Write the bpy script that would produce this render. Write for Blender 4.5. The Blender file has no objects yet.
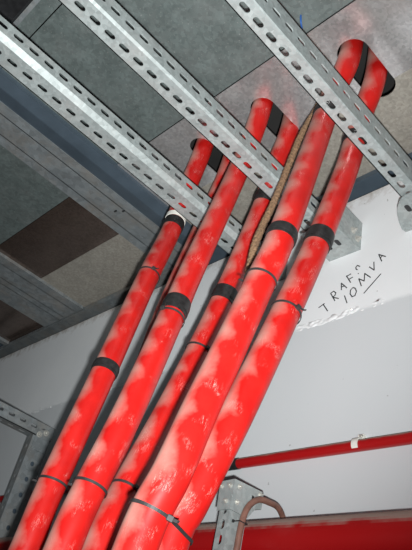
import bpy, bmesh, math, random
from mathutils import Vector, Matrix, noise as mnoise
random.seed(4)
SC = bpy.context.scene
COL = SC.collection
V = Vector
PI = math.pi

# ------------------------------------------------------------------ materials
def new_mat(name):
    m = bpy.data.materials.new(name); m.use_nodes = True
    nt = m.node_tree; nt.nodes.clear()
    out = nt.nodes.new('ShaderNodeOutputMaterial')
    b = nt.nodes.new('ShaderNodeBsdfPrincipled')
    nt.links.new(b.outputs[0], out.inputs[0])
    return m, nt, b

def N(nt, kind, **kw):
    n = nt.nodes.new(kind)
    for k, v in kw.items():
        if k in n.inputs: n.inputs[k].default_value = v
        else: setattr(n, k, v)
    return n

def noise(nt, vec, scale, detail=3.0, rough=.55):
    n = N(nt, 'ShaderNodeTexNoise', Scale=scale, Detail=detail, Roughness=rough)
    nt.links.new(vec, n.inputs['Vector']); return n.outputs['Fac']

def ramp(nt, fac, stops):
    r = N(nt, 'ShaderNodeValToRGB'); e = r.color_ramp.elements
    while len(e) < len(stops): e.new(.5)
    for el, (p, c) in zip(e, stops):
        el.position = p; el.color = (c, c, c, 1) if isinstance(c, (int, float)) else (*c, 1)
    nt.links.new(fac, r.inputs[0]); return r.outputs[0]

def mix(nt, fac, a, b):
    m = N(nt, 'ShaderNodeMix', data_type='RGBA')
    for sock, v in ((m.inputs[0], fac), (m.inputs[6], a), (m.inputs[7], b)):
        if hasattr(v, 'links') or hasattr(v, 'is_linked'): nt.links.new(v, sock)
        elif isinstance(v, (int, float)): sock.default_value = v
        else: sock.default_value = (*v, 1)
    return m.outputs[2]

def math_(nt, op, a, b=None, c=None):
    m = N(nt, 'ShaderNodeMath', operation=op)
    for i, v in enumerate((a, b, c)):
        if v is None: continue
        if isinstance(v, (int, float)): m.inputs[i].default_value = v
        else: nt.links.new(v, m.inputs[i])
    return m.outputs[0]

def bump(nt, b, h, strength, dist=.002):
    n = N(nt, 'ShaderNodeBump', Strength=strength, Distance=dist)
    nt.links.new(h, n.inputs['Height']); nt.links.new(n.outputs[0], b.inputs['Normal'])

def simple(name, col, rough=.5, metal=0.0, var=.25, scale=30, spec=.5):
    m, nt, b = new_mat(name)
    tc = N(nt, 'ShaderNodeTexCoord')
    f = noise(nt, tc.outputs['Object'], scale)
    c2 = tuple(x * (1 - var) for x in col); c1 = tuple(min(1, x * (1 + var)) for x in col)
    nt.links.new(ramp(nt, f, [(.3, c2), (.7, c1)]), b.inputs['Base Color'])
    b.inputs['Roughness'].default_value = rough; b.inputs['Metallic'].default_value = metal
    b.inputs['Specular IOR Level'].default_value = spec
    return m

def galvanised(name, col, rough=.45, metal=.6, spangle=90, dust=(.3, .27, .23), dusty=.2, speck=.0):
    m, nt, b = new_mat(name)
    tc = N(nt, 'ShaderNodeTexCoord'); v = tc.outputs['Object']
    vo = N(nt, 'ShaderNodeTexVoronoi', Scale=spangle); nt.links.new(v, vo.inputs['Vector'])
    sep = N(nt, 'ShaderNodeSeparateColor'); nt.links.new(vo.outputs['Color'], sep.inputs[0])
    n1 = noise(nt, v, 14, 5)
    s = math_(nt, 'MULTIPLY_ADD', sep.outputs[0], .35, math_(nt, 'MULTIPLY', n1, .65))
    base = ramp(nt, s, [(.2, tuple(c * .72 for c in col)), (.55, col), (.85, tuple(min(1, c * 1.3) for c in col))])
    n2 = noise(nt, v, 9, 6, .7)
    dm = ramp(nt, n2, [(.45, 0.0), (.72, dusty)])
    c = mix(nt, dm, base, dust)
    if speck > 0:
        n3 = noise(nt, v, 160, 3, .7)
        c = mix(nt, ramp(nt, n3, [(.62, 0.0), (.72, speck)]), c, (.5, .5, .47))
    nt.links.new(c, b.inputs['Base Color'])
    b.inputs['Metallic'].default_value = metal
    nt.links.new(ramp(nt, n1, [(.2, rough * .8), (.8, min(1, rough * 1.25))]), b.inputs['Roughness'])
    bump(nt, b, n1, .15, .002)
    return m

def cable_material(name, seed):
    """red plastic sheath, dust lying on it in slanting patches, pale scratches; UV u = round, v = metres along"""
    m, nt, b = new_mat(name)
    uv = N(nt, 'ShaderNodeUVMap'); sep = N(nt, 'ShaderNodeSeparateXYZ'); nt.links.new(uv.outputs[0], sep.inputs[0])
    tc = N(nt, 'ShaderNodeTexCoord'); ob = tc.outputs['Object']
    u, v = sep.outputs[0], sep.outputs[1]
    ang = math_(nt, 'MULTIPLY', u, 2 * PI)
    side = math_(nt, 'COSINE', ang)                        # 1 on the side the dust settled on
    nz = noise(nt, ob, 22, 4, .6)
    nz2 = noise(nt, ob, 7, 2)
    ph = math_(nt, 'ADD', math_(nt, 'MULTIPLY', v, 2 * PI / .075),
               math_(nt, 'ADD', math_(nt, 'MULTIPLY', ang, 1.0), math_(nt, 'MULTIPLY_ADD', nz2, 9.0, seed)))
    band = math_(nt, 'SINE', ph)
    s = math_(nt, 'ADD', math_(nt, 'MULTIPLY', side, .55),
              math_(nt, 'ADD', math_(nt, 'MULTIPLY', band, .17), math_(nt, 'ADD', math_(nt, 'MULTIPLY_ADD', nz, .55, -.24), math_(nt, 'MULTIPLY', noise(nt, ob, 70, 4, .7), .25))))
    dust = ramp(nt, s, [(.10, 0.0), (.48, .45), (.90, .9)])
    red = ramp(nt, nz, [(.3, (.40, .007, .006)), (.7, (.52, .012, .009))])
    c = mix(nt, dust, red, (.40, .275, .225))
    # pale scratches: noise stretched along a slanted direction
    mp = N(nt, 'ShaderNodeMapping'); mp.inputs['Scale'].default_value = (30, 28, 1); mp.inputs['Rotation'].default_value = (0, 0, .5)
    nt.links.new(uv.outputs[0], mp.inputs[0])
    sc = N(nt, 'ShaderNodeTexNoise', Scale=1.0, Detail=4.0, Roughness=.7, Distortion=1.2); nt.links.new(mp.outputs[0], sc.inputs['Vector'])
    line = math_(nt, 'ABSOLUTE', math_(nt, 'SUBTRACT', sc.outputs['Fac'], .5))
    lm = ramp(nt, line, [(.0, 1.0), (.012, 0.0)])
    gate = ramp(nt, noise(nt, ob, 30, 2), [(.56, 0.0), (.66, .55)])
    c = mix(nt, math_(nt, 'MULTIPLY', lm, gate), c, (.85, .55, .5))
    nt.links.new(c, b.inputs['Base Color'])
    nt.links.new(ramp(nt, dust, [(0, .34), (.8, .8)]), b.inputs['Roughness'])
    bump(nt, b, nz, .12, .002)
    return m

def wall_material():
    m, nt, b = new_mat('painted_concrete')
    tc = N(nt, 'ShaderNodeTexCoord'); v = tc.outputs['Object']
    sep = N(nt, 'ShaderNodeSeparateXYZ'); nt.links.new(v, sep.inputs[0]); z = sep.outputs[2]
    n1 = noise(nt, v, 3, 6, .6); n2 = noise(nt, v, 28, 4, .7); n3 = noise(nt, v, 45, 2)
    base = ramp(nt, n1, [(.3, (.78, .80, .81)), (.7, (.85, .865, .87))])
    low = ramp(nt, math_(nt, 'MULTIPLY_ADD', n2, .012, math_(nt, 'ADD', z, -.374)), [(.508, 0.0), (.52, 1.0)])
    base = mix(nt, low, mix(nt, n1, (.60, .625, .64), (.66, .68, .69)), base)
    # bare brownish concrete showing through along the top edge
    top = N(nt, 'ShaderNodeMapRange'); top.inputs[1].default_value = 1.17; top.inputs[2].default_value = 1.29
    nt.links.new(z, top.inputs[0])
    stain = ramp(nt, math_(nt, 'ADD', math_(nt, 'MULTIPLY', top.outputs[0], .55), math_(nt, 'MULTIPLY', n2, .6)), [(.62, 0.0), (.85, .8)])
    c = mix(nt, stain, base, (.34, .29, .24))
    # small grey chips
    chips = ramp(nt, n3, [(.725, 0.0), (.75, .6)])
    c = mix(nt, chips, c, (.30, .29, .28))
    nt.links.new(c, b.inputs['Base Color']); b.inputs['Roughness'].default_value = .75
    b.inputs['Specular IOR Level'].default_value = .3
    bump(nt, b, math_(nt, 'ADD', n1, math_(nt, 'MULTIPLY', n2, .2)), .12, .004)
    return m

M_CABLE = [cable_material('red_sheath_%d' % i, i * 1.7) for i in range(3)]
M_WALL = wall_material()
M_PLASTER = simple('rough_plaster', (.80, .81, .81), .9, 0, .08, 60)
M_STRUT = galvanised('galvanised_strut', (.35, .39, .385), .55, .3, 120, (.46, .42, .40), .4)
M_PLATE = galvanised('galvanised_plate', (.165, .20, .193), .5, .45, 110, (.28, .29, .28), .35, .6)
M_FRAME = galvanised('galvanised_frame', (.26, .285, .295), .5, .4, 60, (.34, .29, .24), .6, .45)
M_SLATE = simple('slate_painted_steel', (.07, .095, .12), .4, .1, .15, 12)
M_COVER = galvanised('bare_sheet', (.60, .585, .58), .17, .68, 160, (.5, .45, .41), .4, .12)
M_COVER_DARKENED = galvanised('bare_sheet_darkened', (.17, .125, .105), .17, .75, 160, (.22, .17, .13), .3)  # same bare sheet as the cover, its dark reflections put into the colour
M_BEIGE = galvanised('beige_primed_sheet', (.36, .335, .29), .5, .25, 160, (.30, .25, .2), .3)
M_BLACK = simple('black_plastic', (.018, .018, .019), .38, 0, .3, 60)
M_TAPE = simple('black_tape', (.014, .013, .013), .5, 0, .5, 90)
M_TIE = simple('grey_black_nylon', (.026, .024, .024), .45, 0, .3, 60)
M_WHITE = simple('white_plastic', (.78, .76, .70), .5, 0, .08, 60)
M_BOLT = simple('zinc_bolt', (.55, .54, .50), .4, .55, .15, 90)
M_ROPE = simple('brown_rope', (.19, .11, .06), .9, 0, .5, 220)
M_BROWN = simple('brown_sheath', (.20, .095, .07), .5, 0, .25, 50)
M_INK = simple('marker_ink', (.012, .012, .014), .6, 0, .2, 60)
M_BLUE = simple('blue_insulation', (.02, .09, .3), .5, 0, .2, 60)
M_CONC = simple('grey_concrete', (.20, .195, .185), .9, 0, .25, 6)
M_DARK = simple('dark_soffit', (.022, .021, .020), .9, 0, .3, 6)
def pipe_material():
    m, nt, b = new_mat('dusty_red_pipe')
    g = N(nt, 'ShaderNodeNewGeometry'); sep = N(nt, 'ShaderNodeSeparateXYZ'); nt.links.new(g.outputs['True Normal'], sep.inputs[0])
    tc = N(nt, 'ShaderNodeTexCoord'); nz = noise(nt, tc.outputs['Object'], 25, 4)
    s = math_(nt, 'ADD', sep.outputs[2], math_(nt, 'MULTIPLY_ADD', nz, .5, -.25))
    d = ramp(nt, s, [(.35, 0.0), (.62, .85)])                 # dust lies on the upper side
    nt.links.new(mix(nt, d, (.36, .005, .006), (.36, .30, .25)), b.inputs['Base Color'])
    nt.links.new(ramp(nt, d, [(0, .4), (.8, .9)]), b.inputs['Roughness'])
    return m
M_PIPE = pipe_material()

# ------------------------------------------------------------------ object helpers
def tag(o, label=None, cat=None, group=None, kind=None):
    if label: o['label'] = label
    if cat: o['category'] = cat
    if group: o['group'] = group
    if kind: o['kind'] = kind
    return o

class MB:
    def __init__(s): s.v = []; s.f = []; s.uv = {}; s.smooth = set()
    def add(s, vs, fs, uvs=None, smooth=False):
        o = len(s.v); s.v += [V(p) for p in vs]
        for i, f in enumerate(fs):
            if uvs: s.uv[len(s.f)] = uvs[i]
            if smooth: s.smooth.add(len(s.f))
            s.f.append([o + k for k in f])
    def box(s, a, b):
        x0, y0, z0 = a; x1, y1, z1 = b
        s.add([(x0,y0,z0),(x1,y0,z0),(x1,y1,z0),(x0,y1,z0),(x0,y0,z1),(x1,y0,z1),(x1,y1,z1),(x0,y1,z1)],
              [(0,3,2,1),(4,5,6,7),(0,1,5,4),(1,2,6,5),(2,3,7,6),(3,0,4,7)])
    def prism(s, poly, z0, z1):
        """horizontal outline (ccw) between two heights"""
        n = len(poly)
        s.add([(x, y, z0) for x, y in poly] + [(x, y, z1) for x, y in poly],
              [tuple(range(n))[::-1], tuple(range(n, 2*n))] + [(i, (i+1) % n, n + (i+1) % n, n + i) for i in range(n)])
    def extrude(s, pts, d):
        n = len(pts); d = V(d); pts = [V(p) for p in pts]
        s.add(pts + [p + d for p in pts], [tuple(range(n))[::-1], tuple(range(n, 2*n))] + [(i, (i+1) % n, n + (i+1) % n, n + i) for i in range(n)])
    def build(s, name, mat, parent=None, origin=None, bevel=0):
        org = V(origin) if origin is not None else (V(parent['_o']) if parent is not None else V((0,0,0)))
        me = bpy.data.meshes.new(name)
        me.from_pydata([p - org for p in s.v], [], s.f)
        if s.uv:
            ul = me.uv_layers.new(name='UVMap')
            for p in me.polygons:
                u = s.uv.get(p.index)
                if u:
                    for li, c in zip(p.loop_indices, u): ul.data[li].uv = c
        for p in me.polygons: p.use_smooth = p.index in s.smooth
        bm = bmesh.new(); bm.from_mesh(me)
        bmesh.ops.recalc_face_normals(bm, faces=bm.faces)
        bm.to_mesh(me); bm.free(); me.update()
        me.materials.append(mat)
        o = bpy.data.objects.new(name, me); COL.objects.link(o)
        if parent is not None: o.parent = parent
        else: o.location = org
        o['_o'] = tuple(org)
        if bevel:
            md = o.modifiers.new('bevel', 'BEVEL'); md.width = bevel; md.segments = 2; md.limit_method = 'ANGLE'
        return o

def empty(name, loc):
    o = bpy.data.objects.new(name, None); COL.objects.link(o); o.location = loc
    o.empty_display_size = .05; o['_o'] = tuple(loc); return o

def spline(P, n=10):
    P = [V(p) for p in P]; P = [2*P[0] - P[1]] + P + [2*P[-1] - P[-2]]; o = []
    for i in range(1, len(P) - 2):
        a, b, c, d = P[i-1:i+3]
        for k in range(n):
            t = k / n
            o.append(.5*(2*b + (c-a)*t + (2*a - 5*b + 4*c - d)*t*t + (3*b - a - 3*c + d)*t**3))
    o.append(P[-2]); return o

def tube(mb, pts, r, seg=28, ref=(-.80, -.6, 0), v0=0.0, caps=True):
    pts = [V(p) for p in pts]; ref = V(ref); rings = []; L = v0; vs = []
    rr = r if callable(r) else (lambda i: r)
    for i, p in enumerate(pts):
        t = (pts[min(i+1, len(pts)-1)] - pts[max(i-1, 0)]).normalized()
        if i: L += (p - pts[i-1]).length
        a = (ref - t * ref.dot(t)).normalized(); b = t.cross(a)
        rings.append(L)
        for k in range(seg):
            q = 2*PI*k/seg; vs.append(p + (a*math.cos(q) + b*math.sin(q)) * rr(i))
    fs = []; uv = []
    for i in range(len(pts)-1):
        for k in range(seg):
            k2 = (k+1) % seg
            fs.append((i*seg+k, i*seg+k2, (i+1)*seg+k2, (i+1)*seg+k))
            u0, u1 = k/seg, (k+1)/seg
            uv.append(((u0, rings[i]), (u1, rings[i]), (u1, rings[i+1]), (u0, rings[i+1])))
    mb.add(vs, fs, uv, True)
    if caps:
        n = len(pts)
        mb.add([vs[k] for k in range(seg)], [tuple(range(seg))]); mb.add([vs[(n-1)*seg+k] for k in range(seg)], [tuple(range(seg))])

def strip(mb, o, la, wa, na, length, width, th, pitch=0, sl=.026, sw=.010, off=0, first=None, n=16):
    """flat strip from corner o, length axis la, width axis wa, thickness towards na; real stadium slots along it"""
    o, la, wa, na = V(o), V(la).normalized(), V(wa).normalized(), V(na).normalized()
    P = lambda a, b, c=0: o + la*a + wa*b + na*c
    mb.add([P(0,0),P(length,0),P(length,width),P(0,width),P(0,0,th),P(length,0,th),P(length,width,th),P(0,width,th)],
           [(0,1,5,4),(1,2,6,5),(2,3,7,6),(3,0,4,7)])
    cells = []; a = 0.0
    if pitch:
        if first: cells.append((0, first, False)); a = first
        while a + pitch <= length + 1e-6: cells.append((a, a+pitch, True)); a += pitch
    if a < length - 1e-5: cells.append((a, length, False))
    for c0, c1, hole in cells:
        if not hole:
            for c in (0, th): mb.add([P(c0,0,c),P(c1,0,c),P(c1,width,c),P(c0,width,c)], [(0,1,2,3)])
            continue
        cx, cy = (c0+c1)/2, width/2 + off; hl = (sl-sw)/2; r = sw/2
        inn = []; out = []
        for k in range(n):
            t = 2*PI*(k+.5)/n; x = math.cos(t)*r; y = math.sin(t)*r
            x += hl if math.cos(t) > 0 else -hl
            inn.append((cx+x, cy+y))
            # outward to the cell's rectangle
            X = (c1-cx) if x > 0 else (cx-c0); Y = (width-cy) if y > 0 else cy
            s_ = min(X/max(abs(x),1e-9), Y/max(abs(y),1e-9)); out.append((cx+x*s_, cy+y*s_))
        for c in (0, th):
            for k in range(n):
                k2 = (k+1) % n; A, B = out[k], out[k2]
                poly = [inn[k], A]
                if abs(A[0]-B[0]) > 1e-7 and abs(A[1]-B[1]) > 1e-7:
                    corner = (A[0], B[1]) if (abs(A[0]-c0) < 1e-6 or abs(A[0]-c1) < 1e-6) else (B[0], A[1])
                    poly.append(corner)
                elif abs(A[0]-B[0]) > (c1-c0)*.9 and 1e-6 < A[1] < width - 1e-6:
                    e_ = width if A[1] > cy else 0.0
                    poly += [(A[0], e_), (B[0], e_)]
                elif abs(A[1]-B[1]) > width*.9 and c0 + 1e-6 < A[0] < c1 - 1e-6:
                    e_ = c1 if A[0] > cx else c0
                    poly += [(e_, A[1]), (e_, B[1])]
                poly += [B, inn[k2]]
                mb.add([P(x, y, c) for x, y in poly], [tuple(range(len(poly)))])
        for k in range(n):
            k2 = (k+1) % n
            mb.add([P(*inn[k],0),P(*inn[k2],0),P(*inn[k2],th),P(*inn[k],th)], [(0,1,2,3)])

def bolt(parent, p, d, r=.006, h=.005):
    """hex head, washer and thread end along d"""
    d = V(d).normalized(); a = d.orthogonal().normalized(); b = d.cross(a); p = V(p); mb = MB()
    for rad, n, z0, z1 in ((r*1.5, 16, 0, .0012), (r, 6, .0012, .0012+h), (r*.5, 12, .0012+h, .0012+h*1.9)):
        ring = [p + d*z0 + (a*math.cos(2*PI*k/n) + b*math.sin(2*PI*k/n))*rad for k in range(n)]
        mb.extrude(ring, d*(z1-z0))
    return mb.build('bolt', M_BOLT, parent)

# ------------------------------------------------------------------ setting
ZC = 1.34          # underside of the switchgear floor plates
YW = 1.028         # face of the concrete wall
ZF = -1.1
TOPW = 1.271
mb = MB(); nx, nz_ = 120, 40
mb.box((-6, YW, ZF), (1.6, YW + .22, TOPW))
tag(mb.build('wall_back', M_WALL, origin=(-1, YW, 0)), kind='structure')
mb = MB(); mb.box((-6, YW + .22, ZF), (1.6, YW + .3, 1.62)); tag(mb.build('wall_far', M_CONC), kind='structure')
mb = MB(); mb.box((-6.1, -2.2, ZF), (-6, YW + .3, 1.62)); tag(mb.build('wall_left', M_CONC), kind='structure')
mb = MB(); mb.box((-6.1, -2.2, ZF - .1), (1.6, YW + .3, ZF)); tag(mb.build('floor', M_CONC), kind='structure')
mb = MB(); mb.box((-6.1, -2.2, 1.62), (1.6, YW + .3, 1.7)); tag(mb.build('ceiling', M_DARK), kind='structure')

# rough plaster seam along the wall
mb = MB(); W_, H_ = 1100, 9; x0, x1 = -3.4, .1; vs = []
for i in range(W_+1):
    x = x0 + (x1-x0)*i/W_
    for j in range(H_+1):
        w = (j/H_ - .5)
        z = .884 + w*.022 + .006*mnoise.noise(V((x*9, 3.3, 0))) + .004*mnoise.noise(V((x*40, 0, j)))
        h = .0006*(1 - 4*w*w) + .0035*mnoise.noise(V((x*80, z*140, 1.7))) + .003*mnoise.noise(V((x*7, 9, 1.7))) - .0012
        if j in (0, H_): h = min(h, 0) - .001
        vs.append((x, YW - h, z))
fs = [(i*(H_+1)+j, i*(H_+1)+j+1, (i+1)*(H_+1)+j+1, (i+1)*(H_+1)+j) for i in range(W_) for j in range(H_)]
mb.add(vs, fs, smooth=True)
tag(mb.build('trim_1', M_PLASTER, origin=(-1.6, YW, .884)), kind='structure')

# ------------------------------------------------------------------ overhead plates and frame
T = .003
def plate(name, outline, mat, label, cat, z=ZC, th=T, group=None):
    mb = MB(); mb.prism(outline, z, z + th)
    cx = sum(p[0] for p in outline)/len(outline); cy = sum(p[1] for p in outline)/len(outline)
    return tag(mb.build(name, mat, origin=(cx, cy, z)), label, cat, group)
def rect(x0, y0, x1, y1): return [(x0, y0), (x1, y0), (x1, y1), (x0, y1)]
YA, YB = .572, .790
plate('floor_plate', rect(-1.335, .152, .35, YA - .002), M_PLATE, 'speckled green-grey galvanised plate overhead between the slotted channels', 'metal plate')
plate('floor_plate', rect(-1.335, .110, .35, .149), M_PLATE, 'narrow galvanised plate strip beside the dark opening at top left', 'metal plate')
plate('floor_plate', rect(-1.058, -1.2, .35, .107), M_PLATE, 'galvanised plate to the right of the dark top-left opening', 'metal plate')
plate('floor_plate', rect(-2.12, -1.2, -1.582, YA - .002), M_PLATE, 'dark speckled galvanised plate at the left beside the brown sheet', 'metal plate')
# open bay at the top left with a folded rim; a black sheet gives its inner shade
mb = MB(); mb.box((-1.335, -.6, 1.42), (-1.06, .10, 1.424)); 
tag(mb.build('recess_shade', M_BLACK, origin=(-1.2, -.2, 1.42)), 'black sheet standing in for the shade inside the opening in the top left corner', 'panel')
mb = MB(); mb.box((-1.335, .098, ZC - .004), (-1.068, .110, 1.42)); mb.box((-1.068, -.6, ZC - .004), (-1.058, .110, 1.42))
tag(mb.build('opening_rim', M_FRAME, origin=(-1.2, .1, ZC)), 'folded metal rim around the dark top left opening', 'rim')

def notch(x, w, y0, y1, up, n=10):
    """points of a U notch of half width w entering from the y0 edge and ending round at y1"""
    r = w; s = 1 if y1 > y0 else -1; c = y1 - s*r
    pts = [(x - w, y0)] + [(x - r*math.cos(PI*k/n), c + s*r*math.sin(PI*k/n)) for k in range(n+1)] + [(x + w, y0)]
    return pts
SLOTX = [(-1.064, .034), (-.830, .034), (-.554, .038)]
out = [(-1.335, YA), (.35, YA), (.35, YB)]
for x, w in reversed(SLOTX): out += notch(x, w, YB, .640, True)[::-1]
out += [(-1.335, YB)]
plate('cover_sheet', out, M_COVER, 'shiny grey metal sheet overhead with slots where the red cables enter', 'metal sheet', z=ZC - .003)
out = [(-1.335, YB + .001)]
for x, w in SLOTX: out += notch(x, w, YB + .001, .826, False)
out += [(.35, YB + .001), (.35, 1.235), (-1.335, 1.235)]
plate('rear_sheet', out, M_BEIGE, 'beige grey sheet behind the cable entries at the upper right', 'metal sheet')
plate('cover_sheet', rect(-2.12, YA, -1.582, YB), M_COVER_DARKENED, 'shiny metal sheet overhead at the left, coloured dark brown for its dim reflections, with a red reflection', 'metal sheet')
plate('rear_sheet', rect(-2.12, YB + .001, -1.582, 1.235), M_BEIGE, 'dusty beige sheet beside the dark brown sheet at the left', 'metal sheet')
plate('cover_sheet', rect(-2.75, .3, -2.425, 1.235), M_COVER_DARKENED, 'small metal sheet, coloured dark brown for its dim reflections, at the far left edge above the wall', 'metal sheet')
plate('floor_plate', rect(-4.6, -.4, -2.79, 1.235), M_SLATE, 'dark slate plate at the far left beyond the last frame rail', 'metal plate')

def rail(name, x0, x1, y0, y1, mat, label, grooves=(), z=ZC, drop=.012, holes=()):
    mb = MB(); prev = x0
    for g in list(grooves) + [x1]:
        a, b = prev + .0015, g - .0015
        mb.box((a, y0, z - drop), (b, y1, z + .03)); prev = g
    mb.box((x0, y0, z), (x1, y1, z + .028))
    o = mb.build(name, mat, origin=((x0+x1)/2, (y0+y1)/2, z))
    for hx, hy in holes:
        h = MB(); h.prism([(hx + .008*math.cos(2*PI*k/12), hy + .004*math.sin(2*PI*k/12)) for k in range(12)], z - drop - .0004, z - drop + .001)
        h.build('hole', M_BLACK, o)
    return tag(o, label, 'frame rail')
# smooth slate beam: shallow folded section
mb = MB(); prof = [(-1.335, ZC + .03), (-1.335, ZC - .016), (-1.372, ZC - .022), (-1.376, ZC - .022), (-1.43, ZC - .010), (-1.43, ZC + .03)]
mb.extrude([(x, -1.2, z) for x, z in prof], (0, 2.21, 0))
tag(mb.build('frame_beam', M_SLATE, origin=(-1.38, 0, ZC)), 'smooth dark slate beam overhead beside the leftmost slotted channel', 'beam')
rail('frame_rail', -1.432, -1.582, -1.2, 1.012, M_FRAME, 'wide dusty frame rail overhead between slate beam and brown sheet', (-1.47, -1.545), holes=((-1.50, .70), (-1.475, .715)))
rail('frame_rail', -2.12, -2.42, -.4, 1.012, M_FRAME, 'grooved frame rail overhead left of the brown sheets', (-2.17, -2.26, -2.30))
rail('frame_rail', -2.755, -2.785, -.4, 1.012, M_FRAME, 'thin frame rail at the far left edge of the photo', ())
mb = MB()
mb.box((-1.43, 1.014, ZC - .013), (.35, 1.10, ZC - .002)); mb.box((-1.43, 1.014, ZC - .02), (.35, 1.02, ZC - .013))
tag(mb.build('wall_rail', M_SLATE, origin=(-.7, 1.05, ZC)), 'dark slate rail along the wall top behind the red cables', 'frame rail')
mb = MB()
mb.box((-4.6, 1.014, ZC - .013), (-1.435, 1.10, ZC - .002)); mb.box((-4.6, 1.014, ZC - .02), (-1.435, 1.02, ZC - .013))
tag(mb.build('wall_rail', M_FRAME, origin=(-2.2, 1.05, ZC)), 'dusty rail along the wall top at the left of the photo', 'frame rail')

# ------------------------------------------------------------------ slotted strut channels
TH = .0024
def channel_along_y(mb, x0, x1, y0, y1, z0, z1r, z1l, cr, cl, pitch, first, sl=.0255, sw=.0125, wr=None):
    """folded slotted section: upright side, folded edge, bottom, small lips"""
    L = y1 - y0
    strip(mb, (x1, y0, z0 + cr[1]), (0,1,0), (0,0,1), (-1,0,0), L, z1r - z0 - cr[1], TH, pitch, sl, sw, 0, first)
    d = V((-cr[0], 0, -cr[1])); nrm = V((-cr[1], 0, cr[0]))
    strip(mb, (x1, y0, z0 + cr[1]), (0,1,0), d, nrm, L, d.length, TH)
    strip(mb, (x1 - cr[0], y0, z0), (0,1,0), (-1,0,0), (0,0,1), L, (x1 - cr[0]) - (x0 + cl), TH, pitch, sl, sw, 0, first + pitch*.5)
    # small turned-up lip on the far edge, turned-in lip on top of the near side
    strip(mb, (x0, y0, z0), (0,1,0), (0,0,1), (1,0,0), L, .008, TH)
    strip(mb, (x1, y0, z1r), (0,1,0), (-1,0,0), (0,0,-1), L, .006, TH)

ZS = 1.08
def strut(x0, x1, h, cr, cl, pitch, first, label, y1=YW - .004, bracket=None):
    o = empty('strut_channel', ((x0+x1)/2, YW, ZS)); tag(o, label, 'strut channel', 'slotted channels crossing overhead')
    mb = MB(); channel_along_y(mb, x0, x1, -.45, y1, ZS, ZS + h, ZS + h, cr, cl, pitch, first)
    mb.build('channel', M_STRUT, o)
    return o
SA = strut(-1.072, -1.004, .052, (.011, .012), 0, .0405, .013, 'slotted galvanised channel overhead, leftmost of three, with a bright stripe')
SB = strut(-.832, -.777, .056, (.005, .005), 0, .0385, .02, 'slotted galvanised channel overhead, middle of three, bolted beside the handwriting')
SC_ = strut(-.571, -.528, .074, (.0025, .0025), 0, .0385, .03, 'slotted galvanised channel overhead, rightmost of three, crossing the upper right')
def wall_bracket(o, x0, x1, y0, rounded, bolts, zt=1.166):
    mb = MB(); z = ZS - .003; pts = []
    if rounded:
        poly = [(x0 + .003, YW), (x0, 1.0145), (x0 + .007, .990), (x0 + .017, .966), (x0 + .030, .944), (x0 + .045, .927), (x0 + .060, y0), (x1, y0), (x1, YW)]
    else:
        poly = [(x0, YW), (x0, y0), (x1, y0), (x1, YW)]
    mb.prism(poly, z - .003, z)
    # upright side
    mb.extrude([(x1, y0, z), (x1, YW, z), (x1, YW, zt), (x1, y0 + .035, zt), (x1, y0, zt - .02)], (-.003, 0, 0))
    br = mb.build('end_bracket', M_STRUT, o)
    for sx, sy in bolts['slots']:
        sl = MB()
        n = 14; sl.prism([(sx + .006*math.cos(2*PI*k/n), sy + (.006 if math.sin(2*PI*k/n) > 0 else -.006) + .006*math.sin(2*PI*k/n)) for k in range(n)], z - .0036, z - .0028)
        sl.build('slot', M_BLACK, br)
    for by, bz in bolts['bolts']: bolt(br, (x1, by, bz), (1, 0, 0), .0065, .006)
wall_bracket(SB, -.846, -.749, .90, False, dict(slots=[(-.782, .975), (-.812, .978)], bolts=[(.990, 1.112), (1.010, 1.098)]))
wall_bracket(SC_, -.623, -.50, .918, True, dict(slots=[(-.573, .958)], bolts=[(1.0, 1.105)]))
wall_bracket(SA, -1.086, -.998, .92, False, dict(slots=[], bolts=[(1.0, 1.105)]))

# ------------------------------------------------------------------ red power cables
R = .026
PATHS = {
'c1':[(-1.07, 0.685, 1.34), (-1.108, 0.694, 1.186), (-1.11, 0.688, 1.047), (-1.073, 0.64, 0.833), (-1.035, 0.59, 0.558), (-1.033, 0.56, 0.307), (-1.028, 0.55, 0.193)],
'c1b':[(-1.048, 0.774, 1.34), (-1.096, 0.79, 1.232), (-1.105, 0.775, 1.086), (-1.089, 0.73, 0.808), (-1.042, 0.68, 0.481), (-1.016, 0.635, 0.277), (-1.007, 0.62, 0.215)],
'c2':[(-0.832, 0.67, 1.34), (-0.868, 0.685, 1.217), (-0.867, 0.667, 1.09), (-0.873, 0.62, 0.774), (-0.868, 0.6, 0.655), (-0.838, 0.545, 0.407), (-0.842, 0.52, 0.268), (-0.839, 0.505, 0.175)],
'c3':[(-0.82, 0.771, 1.34), (-0.854, 0.775, 1.207), (-0.865, 0.77, 1.067), (-0.889, 0.735, 0.786), (-0.901, 0.71, 0.635), (-0.899, 0.67, 0.477), (-0.878, 0.61, 0.302), (-0.863, 0.58, 0.199)],
'c4':[(-0.564, 0.678, 1.34), (-0.605, 0.685, 1.239), (-0.613, 0.67, 1.112), (-0.607, 0.6, 0.735), (-0.618, 0.58, 0.622), (-0.616, 0.54, 0.465), (-0.615, 0.51, 0.351), (-0.61, 0.485, 0.256), (-0.625, 0.47, 0.16)],
'c5':[(-0.546, 0.759, 1.34), (-0.591, 0.775, 1.228), (-0.607, 0.765, 1.067), (-0.625, 0.72, 0.821), (-0.627, 0.66, 0.609), (-0.625, 0.59, 0.391), (-0.64, 0.55, 0.246), (-0.648, 0.535, 0.181)],
}
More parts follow.
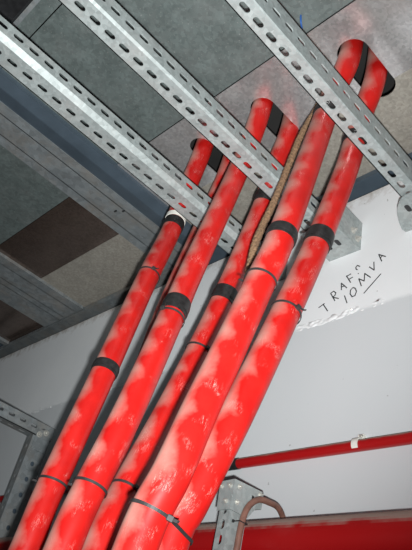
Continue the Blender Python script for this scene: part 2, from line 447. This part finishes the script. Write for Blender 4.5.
class Cable:
    def __init__(s, key, label, mat, seed):
        P = [V(p) for p in PATHS[key]]
        top = P[0] + V((.005, .0, .24)); end = P[-1]
        full = [top] + P + [end + V((0, -.02, -.25)), V((end.x, end.y - .02, -.5)), V((end.x, end.y - .02, ZF + .002))]
        s.pts = spline(full, 14)
        s.r = R
        mb = MB(); tube(mb, s.pts, R, 32, v0=seed)
        s.o = tag(mb.build('power_cable', mat, origin=(end.x, end.y - .02, ZF)), label, 'cable', 'red power cables hanging from the ceiling slots')
    def at(s, z):
        for a, b in zip(s.pts, s.pts[1:]):
            if a.z >= z >= b.z:
                t = (a.z - z)/(a.z - b.z); return a.lerp(b, t), (a - b).normalized()
    def tape(s, z0, z1, mat=None, name='tape_band', th=.0014, label=None):
        n = 6; pts = [s.at(z0 + (z1 - z0)*k/n)[0] for k in range(n+1)]
        mb = MB(); tube(mb, pts, R + th, 32)
        # slightly slanted second turn of the wrap
        if mat is None:
            m_ = [s.at(z0 + (z1 - z0)*(.25 + .5*k/n))[0] for k in range(n+1)]
            tube(mb, m_, R + th*1.8, 32)
        o = mb.build(name, mat or M_TAPE, s.o)
        if label: o['label'] = label
        return o

cab = {}
cab['c1'] = Cable('c1', 'leftmost red cable, with a white ring and black tape at its top', M_CABLE[0], 0)
cab['c1b'] = Cable('c1b', 'red cable mostly hidden behind the second cable from the left', M_CABLE[1], 3)
cab['c2'] = Cable('c2', 'second red cable from the left, with black tape above a tie', M_CABLE[1], 1.3)
cab['c3'] = Cable('c3', 'thin-looking red cable set back in the middle, with grey-black tape halfway', M_CABLE[2], 2.2)
cab['c4'] = Cable('c4', 'red cable in front beside the brown rope, with narrow black tape', M_CABLE[0], 4.1)
cab['c5'] = Cable('c5', 'rightmost red cable, with wide black tape left of the handwriting', M_CABLE[2], 5.6)
cab['c1'].tape(1.103, 1.088, M_WHITE, 'white_ring', .0022, 'white ring')
cab['c1'].tape(1.086, 1.056)
cab['c1'].tape(.567, .545)
cab['c1b'].tape(.505, .475)
cab['c2'].tape(.680, .642)
cab['c3'].tape(1.118, 1.082)
cab['c3'].tape(.800, .765)
cab['c4'].tape(1.175, 1.142)
cab['c4'].tape(.742, .718)
cab['c5'].tape(1.165, 1.135)
cab['c5'].tape(.838, .800)

def cable_tie(c, z, label, ang, mat=M_TIE, w=.0042, other=None, tilt=(0, 0, 0)):
    """nylon tie round one cable (or two): strap, ratchet head, cut tail"""
    p, t = c.at(z); t = (t + V(tilt)).normalized()
    ref = V((-1, -.2, 0)); a = (ref - t*ref.dot(t)).normalized(); b = t.cross(a)
    r = R + .0012; n = 44
    if other is None:
        loop = [(math.cos(2*PI*k/n)*r, math.sin(2*PI*k/n)*r) for k in range(n)]
    else:
        q = min(other.pts and [other.at(z + dz*.002)[0] for dz in range(-25, 26)], key=lambda x: abs((x - p).dot(t)))
        d = V(((q - p).dot(a), (q - p).dot(b))); th = math.atan2(d.y, d.x)
        loop = [(d.x + math.cos(th - PI/2 + PI*k/20)*r, d.y + math.sin(th - PI/2 + PI*k/20)*r) for k in range(21)]
        loop += [(math.cos(th + PI/2 + PI*k/20)*r, math.sin(th + PI/2 + PI*k/20)*r) for k in range(21)]
    n = len(loop); W3 = lambda xy, k, off: p + a*xy[0] + b*xy[1] + t*off
    cx = sum(x for x, y in loop)/n; cy = sum(y for x, y in loop)/n
    vs = []
    for i, xy in enumerate(loop):
        x2, y2 = loop[(i+1) % n]; x0_, y0_ = loop[i-1]
        nx_, ny_ = (y2 - y0_), -(x2 - x0_); l = math.hypot(nx_, ny_); nx_, ny_ = nx_/l, ny_/l
        o2 = (xy[0] + nx_*.0014, xy[1] + ny_*.0014)
        vs += [W3(xy, 0, -w/2), W3(xy, 0, w/2), W3(o2, 0, w/2), W3(o2, 0, -w/2)]
    fs = []
    for i in range(n):
        j = (i+1) % n
        for k in range(4):
            k2 = (k+1) % 4; fs.append((i*4+k, j*4+k, j*4+k2, i*4+k2))
    o = empty('cable_tie', p); tag(o, label, 'cable tie', 'cable ties round the red cables')
    mb = MB(); mb.add(vs, fs); mb.build('strap', mat, o)
    # head
    i = min(range(n), key=lambda i: -math.cos(math.atan2(loop[i][1] - cy, loop[i][0] - cx) - ang))
    x, y = loop[i]; out = (a*(x - cx) + b*(y - cy)).normalized(); tan = t.cross(out).normalized()
    hp = p + a*x + b*y + out*.003
    mb = MB(); h = (.0042, .0036, .0036); vs = []
    for sx in (-1, 1):
        for sy in (-1, 1):
            for sz in (-1, 1): vs.append(hp + tan*(h[0]*sx) + t*(h[1]*sy) + out*(h[2]*sz))
    mb.add(vs, [(0,1,3,2),(4,6,7,5),(0,4,5,1),(2,3,7,6),(0,2,6,4),(1,5,7,3)])
    mb.build('head', mat, o, bevel=.0008)
    mb = MB(); q0 = hp + out*.001; tw = t*.0018
    tl = [(q0 + tan*.0035), (q0 + tan*.009 + out*.003), (q0 + tan*.011 + out*.007)]
    vs = []
    for q in tl: vs += [q - tw, q + tw, q + tw + out*.001, q - tw + out*.001]
    fs = [(0,1,2,3), (8,11,10,9)]
    for s_ in range(2):
        for k in range(4): fs.append((s_*4+k, s_*4+(k+1) % 4, (s_+1)*4+(k+1) % 4, (s_+1)*4+k))
    mb.add(vs, fs); mb.build('tail', mat, o)
    return o
M_TIEG = simple('grey_nylon', (.28, .26, .25), .35, 0, .2, 60)
cable_tie(cab['c1'], .852, 'thin black tie on the leftmost cable, below its white ring', 2.6)
cable_tie(cab['c1'], .307, 'black tie at the foot of the leftmost cable beside the slotted post', .15)
cable_tie(cab['c2'], .633, 'tie just below the black tape on the second cable from left', 1.6)
cable_tie(cab['c2'], .268, 'black tie low on the second cable from left, head at its left', .0)
cable_tie(cab['c1b'], .284, 'black tie on the cable hidden behind the second cable', 2.6)
cable_tie(cab['c3'], .631, 'thin tie on the set-back middle cable below its tape', 2.9)
cable_tie(cab['c3'], .298, 'thin tie at the foot of the set-back middle cable', 2.9)
cable_tie(cab['c4'], .622, 'thin black tie below the narrow tape on the cable beside the rope', .0)
cable_tie(cab['c5'], .609, 'tie on the rightmost cable, its head sticking out at the right', 2.9)
cable_tie(cab['c4'], .203, 'long tie joining the two front right cables at the photo bottom, grey head', 2.55, other=cab['c5'])

# brown rope hanging beside the front cable
rp = spline([(-.63, .70, 1.40), (-.648, .695, 1.264), (-.672, .70, 1.225), (-.700, .70, 1.170), (-.718, .70, 1.105), (-.730, .695, 1.025), (-.737, .685, .945), (-.740, .67, .87), (-.735, .655, .80), (-.73, .65, .70)], 24)
mb = MB(); L = 0
acc = [0]
for a, b in zip(rp, rp[1:]): acc.append(acc[-1] + (b - a).length)
for s_ in range(3):
    pts = []
    for i, p in enumerate(rp):
        t = (rp[min(i+1, len(rp)-1)] - rp[max(i-1, 0)]).normalized()
        a = (V((1,0,0)) - t*t.x).normalized(); b = t.cross(a); q = acc[i]*2*PI/.022 + s_*2*PI/3
        pts.append(p + (a*math.cos(q) + b*math.sin(q))*.0038)
    tube(mb, pts, lambda i: 0.0047 + .0007*math.sin(i*1.7), 8)
tag(mb.build('rope', M_ROPE, origin=(-.73, .65, .70)), 'brown twisted rope hanging between the two right-hand pairs of cables', 'rope')
# scrap of blue wire poking through overhead
mb = MB(); tube(mb, spline([(-.594, .527, 1.352), (-.5945, .529, 1.336), (-.597, .535, 1.325), (-.604, .548, 1.322)], 6), .0022, 8)
tag(mb.build('wire_end', M_BLUE, origin=(-.594, .527, 1.34)), 'short blue wire end sticking out overhead beside the rightmost channel', 'wire')

# ------------------------------------------------------------------ wall cable, clip and pipe
yc = YW - .0125
mb = MB(); tube(mb, [V((-5 + 5.4*i/60, yc, .530)) for i in range(61)], .012, 24, ref=(0, 0, 1))
wc = tag(mb.build('wall_cable', M_PIPE, origin=(-2, yc, .53)), 'thin red cable running along the white wall under a white clip', 'cable')
mb = MB(); tube(mb, [V((x, yc, .530)) for x in (-1.12, -1.08, -1.04)], .0132, 24, ref=(0, 0, 1)); mb.build('tape_band', M_TAPE, wc)
mb = MB()
xs0, xs1 = -.718, -.704
arc = [(yc - .0135*math.sin(q) , .530 + .0135*math.cos(q)) for q in [PI*.0 + PI*.72*k/10 for k in range(11)]]
arc = [(YW - .002, .5435)] + arc
prof = [(xs0, y, z) for y, z in arc] + [(xs0, yc + (y - yc)*1.16 if y < YW - .003 else y, .530 + (z - .530)*1.16) for y, z in arc[::-1]]
mb.extrude(prof, (xs1 - xs0, 0, 0))
ck = mb.build('cable_clip', M_WHITE, origin=(-.71, YW, .53)); tag(ck, 'white plastic clip holding the thin red cable to the wall', 'clip')
mb = MB(); mb.box((xs0 + .002, YW - .009, .543), (xs1 + .002, YW, .556)); mb.build('foot', M_WHITE, ck)
bolt(ck, (xs1 - .003, YW - .009, .551), (0, -1, 0), .003, .003)

yp, rpz = YW - .060, .044
mb = MB(); tube(mb, [V((-5 + 5.6*i/40, yp, .3285)) for i in range(41)], rpz, 40, ref=(0, 0, 1))
tag(mb.build('wall_pipe', M_PIPE, origin=(-2, yp, .3285)), 'large dusty red pipe running along the wall at the photo bottom right', 'pipe')

# ------------------------------------------------------------------ slotted post with gusset head (bottom centre)
px1, py0, pz1 = -.870, .847, .410
post = tag(empty('support_post', (px1 - .01, py0 + .02, ZF)), 'slotted galvanised post with gusset head in front of the large red pipe', 'post')
pw, pd = .027, .046
mb = MB(); Lp = pz1 - ZF - .004
strip(mb, (px1 - pw, py0, ZF), (0,0,1), (1,0,0), (0,1,0), Lp, pw, TH, .028, .018, .012, 0, .012)
strip(mb, (px1, py0 + TH, ZF), (0,0,1), (0,1,0), (-1,0,0), Lp, pd - TH, TH)
strip(mb, (px1 - pw, py0 + TH, ZF), (0,0,1), (0,1,0), (1,0,0), Lp, .008, TH)
mb.build('channel', M_STRUT, post)
hd = MB(); e = .004
hd.extrude([(px1 + e, py0 - e + .003, pz1), (px1 + e, .927, pz1 + .004), (px1 + e, .915, pz1 - .030), (px1 + e, py0 + pd, pz1 - .058), (px1 + e, py0 - e + .003, pz1 - .058)], (-.003, 0, 0))
hd.extrude([(px1 + e, py0 - e, pz1), (px1 - pw - .007, py0 - e, pz1 - .002), (px1 - pw - .007, py0 - e, pz1 - .028), (px1 - pw - .002, py0 - e, pz1 - .058), (px1 + e, py0 - e, pz1 - .058)], (0, .003, 0))
hd.extrude([(px1 - pw - .006, py0 - e, pz1), (px1 - pw - .006, .927, pz1 + .004), (px1 - pw - .006, .915, pz1 - .030), (px1 - pw - .006, py0, pz1 - .058)], (-.003, 0, 0))
hd.box((px1 - pw - .007, .924, pz1 - .030), (px1 + e, .928, pz1 + .004))
head = hd.build('gusset_head', M_STRUT, post)
for by, bz in ((.858, pz1 - .010), (.918, pz1 - .004), (.858, pz1 - .040)): bolt(head, (px1 + e, by, bz), (1, 0, 0), .0035, .003)
for bx, bz in ((px1 - .006, pz1 - .012), (px1 - .029, pz1 - .012), (px1 - .010, pz1 - .042)): bolt(head, (bx, py0 - e, bz), (0, -1, 0), .0035, .003)
mb = MB(); mb.box((px1 + e - .001, .896, pz1 - .020), (px1 + e + .0006, .902, pz1 - .013)); mb.build('hole', M_BLACK, head)

# brown thin cable up the post and over the pipe
bc = spline([(-.859, .868, ZF + .01), (-.859, .868, -.4), (-.859, .870, .15), (-.859, .871, .29), (-.861, .876, .343), (-.861, .887, .373), (-.861, .912, .394), (-.861, .945, .3995), (-.866, .975, .4015), (-.874, 1.003, .392), (-.876, 1.0195, .368), (-.876, 1.0205, .33), (-.876, 1.0205, -.2), (-.876, 1.0205, ZF + .01)], 10)
mb = MB(); tube(mb, bc, .0062, 14, ref=(0.3, -1, .2))
tag(mb.build('thin_cable', M_BROWN, origin=(-.859, .868, ZF)), 'thin brown cable arching from the post over the large red pipe', 'cable')
tie = empty('cable_tie', (-.865, .87, .335)); tag(tie, 'small black tie holding the brown cable to the slotted post', 'cable tie', 'cable ties on the post')
mb = MB()
def band(x0, y0, x1, y1, z0, z1, th):
    mb.box((x0 - th, y0 - th, z0), (x1 + th, y0, z1)); mb.box((x0 - th, y1, z0), (x1 + th, y1 + th, z1))
    mb.box((x0 - th, y0, z0), (x0, y1, z1)); mb.box((x1, y0, z0), (x1 + th, y1, z1))
band(px1 - .002, .8600, -.8523, .8815, .334, .3358, .0006)
mb.build('strap', M_BLACK, tie)
mb = MB(); mb.box((-.872, .857, .3325), (-.866, .8605, .3375)); mb.build('head', M_BLACK, tie)

# ------------------------------------------------------------------ slotted frame at the left edge
fx = -1.95
fr = tag(empty('cable_bracket', (fx, .93, ZF)), 'slotted steel post with a slotted arm at the left edge of the photo', 'bracket')
mb = MB(); y0, y1 = .30, YW - .03
za, zb = .703, .750
strip(mb, (fx, y0, za), (0,1,0), (0,0,1), (-1,0,0), y1 - y0, zb - za, TH, .045, .024, .011, .002, .01)
strip(mb, (fx, y0, za), (0,1,0), (-1,0,0), (0,0,1), y1 - y0, .048, TH, .045, .024, .010, 0, .03)
mb.build('arm', M_FRAME, fr)
mb = MB(); zt = .70; yl = .926
strip(mb, (fx + .001, yl + TH, ZF), (0,0,1), (0,1,0), (-1,0,0), zt - ZF, .066, TH, .052, .016, .014, 0, .02)
strip(mb, (fx + .001, yl, ZF), (0,0,1), (-1,0,0), (0,1,0), zt - ZF, .036, TH, .052, .012, .005, 0, .02)
mb.build('post', M_FRAME, fr)
mb = MB(); mb.box((fx - .034, yl + .004, ZF), (fx - .031, yl + .068, zt)); mb.build('slot_shade', M_SLATE, fr)  # dark sheet added behind the post so its slots look shaded
mb = MB(); mb.extrude([(fx + .004, .935, .655), (fx + .004, .99, .655), (fx + .004, .99, .735), (fx + .004, .935, .725)], (-.003, 0, 0))
g = mb.build('joint_plate', M_FRAME, fr)
for by, bz in ((.946, .708), (.968, .722)): bolt(g, (fx + .004, by, bz), (1, 0, 0), .007, .007)

# ------------------------------------------------------------------ handwriting on the wall
STROKES = {
'T':[[(-0.8642, 0.9295), (-0.8476, 0.9369)], [(-0.8512, 0.9358), (-0.835, 0.9101)]],
'R':[[(-0.8308, 0.9632), (-0.8154, 0.935)], [(-0.8308, 0.9632), (-0.8222, 0.9671), (-0.8147, 0.9591), (-0.8163, 0.952), (-0.8233, 0.9483), (-0.8047, 0.9381)]],
'A':[[(-0.8001, 0.9846), (-0.7982, 0.9631)], [(-0.8001, 0.9846), (-0.7823, 0.9634)], [(-0.799, 0.9718), (-0.7895, 0.9722)]],
'F':[[(-0.7862, 1.0028), (-0.7718, 0.9764)], [(-0.7861, 1.0011), (-0.7732, 1.004)], [(-0.7792, 0.9884), (-0.7671, 0.9908)]],
'C':[[(-0.7475, 1.0182), (-0.7551, 1.0244), (-0.7592, 1.0205), (-0.7585, 1.0140), (-0.7545, 1.0105)]],
'1':[[(-0.7868, 0.9401), (-0.7777, 0.9155)]],
'0':[[(-0.7632, 0.9572), (-0.7699, 0.9521), (-0.7704, 0.9403), (-0.7639, 0.9291), (-0.7556, 0.9299), (-0.7522, 0.9413), (-0.7565, 0.9525), (-0.7632, 0.9572)]],
'M':[[(-0.7391, 0.9537), (-0.7478, 0.9788), (-0.7316, 0.9659), (-0.7316, 0.9894), (-0.714, 0.9705)]],
'V':[[(-0.7193, 1.0053), (-0.7047, 0.9895), (-0.7067, 1.0157)]],
'A2':[[(-0.6846, 1.0097), (-0.6938, 1.0345), (-0.6742, 1.02)], [(-0.6891, 1.0208), (-0.6832, 1.0261)]],
'dot':[[(-0.7510, 0.9964), (-0.7500, 0.9966)]],
'under':[[(-0.73, 0.9282), (-0.6856, 0.97)]],
}
mb = MB(); SWD = .0014
for k, ss in STROKES.items():
    for s_ in ss:
        for (xa, za_), (xb, zb_) in zip(s_, s_[1:]):
            d = V((xb - xa, 0, zb_ - za_)); l = d.normalized(); n_ = V((-l.z, 0, l.x))*SWD
            a = V((xa, YW - .0004, za_)) - l*SWD*.6; b = V((xb, YW - .0004, zb_)) + l*SWD*.6
            mb.extrude([a - n_, b - n_, b + n_, a + n_], (0, .0008, 0))
tag(mb.build('handwriting', M_INK, origin=(-.77, YW, .96)), 'black handwritten marker lettering TRAFC 10MVA on the white wall', 'handwriting')

# ------------------------------------------------------------------ camera, flash, faint ambient
CR = [[-0.6982945497480469, 0.6874486472683808, 0.19949706554494875], [0.30406788198581697, 0.5371802505115976, -0.7867528847134636], [0.6480180899765312, 0.4887246012113269, 0.5841410953134506]]
def cam_to_world(c):   # camera frame: x right, y down, z forward
    u = [sum(CR[i][k]*c[i] for i in range(3)) for k in range(3)]
    return V((-u[0], u[1], u[2]))
xr, dn, fw = cam_to_world((1,0,0)), cam_to_world((0,1,0)), cam_to_world((0,0,1))
cd = bpy.data.cameras.new('camera'); cam = bpy.data.objects.new('camera', cd); COL.objects.link(cam)
cam.matrix_world = Matrix(((xr.x, -dn.x, -fw.x, 0), (xr.y, -dn.y, -fw.y, 0), (xr.z, -dn.z, -fw.z, 0), (0,0,0,1)))
cd.sensor_fit = 'VERTICAL'; cd.sensor_height = 36; cd.lens = 627.448/550*36; cd.clip_start = .01
SC.camera = cam
# the camera's own flash, a few centimetres from its lens
ld = bpy.data.lights.new('flash', 'SPOT'); ld.energy = 165; ld.shadow_soft_size = .010; ld.spot_size = math.radians(103); ld.spot_blend = 1.0
ld.color = (.975, 1.0, 1.0)
lo = bpy.data.objects.new('flash', ld); COL.objects.link(lo)
lo.matrix_world = cam.matrix_world @ Matrix.Rotation(math.radians(13), 4, 'X') @ Matrix.Rotation(math.radians(13), 4, 'Y'); lo.location = cam_to_world((.013, .041, 0))
w = bpy.data.worlds.new('world'); SC.world = w; w.use_nodes = True
w.node_tree.nodes['Background'].inputs[0].default_value = (.8, .9, 1, 1); w.node_tree.nodes['Background'].inputs[1].default_value = .06

vs_ = SC.view_settings; vs_.view_transform = 'Standard'; vs_.look = 'None'; vs_.gamma = 1; vs_.exposure = 0; vs_.use_curve_mapping = False
for o in SC.objects:
    if '_o' in o: del o['_o']
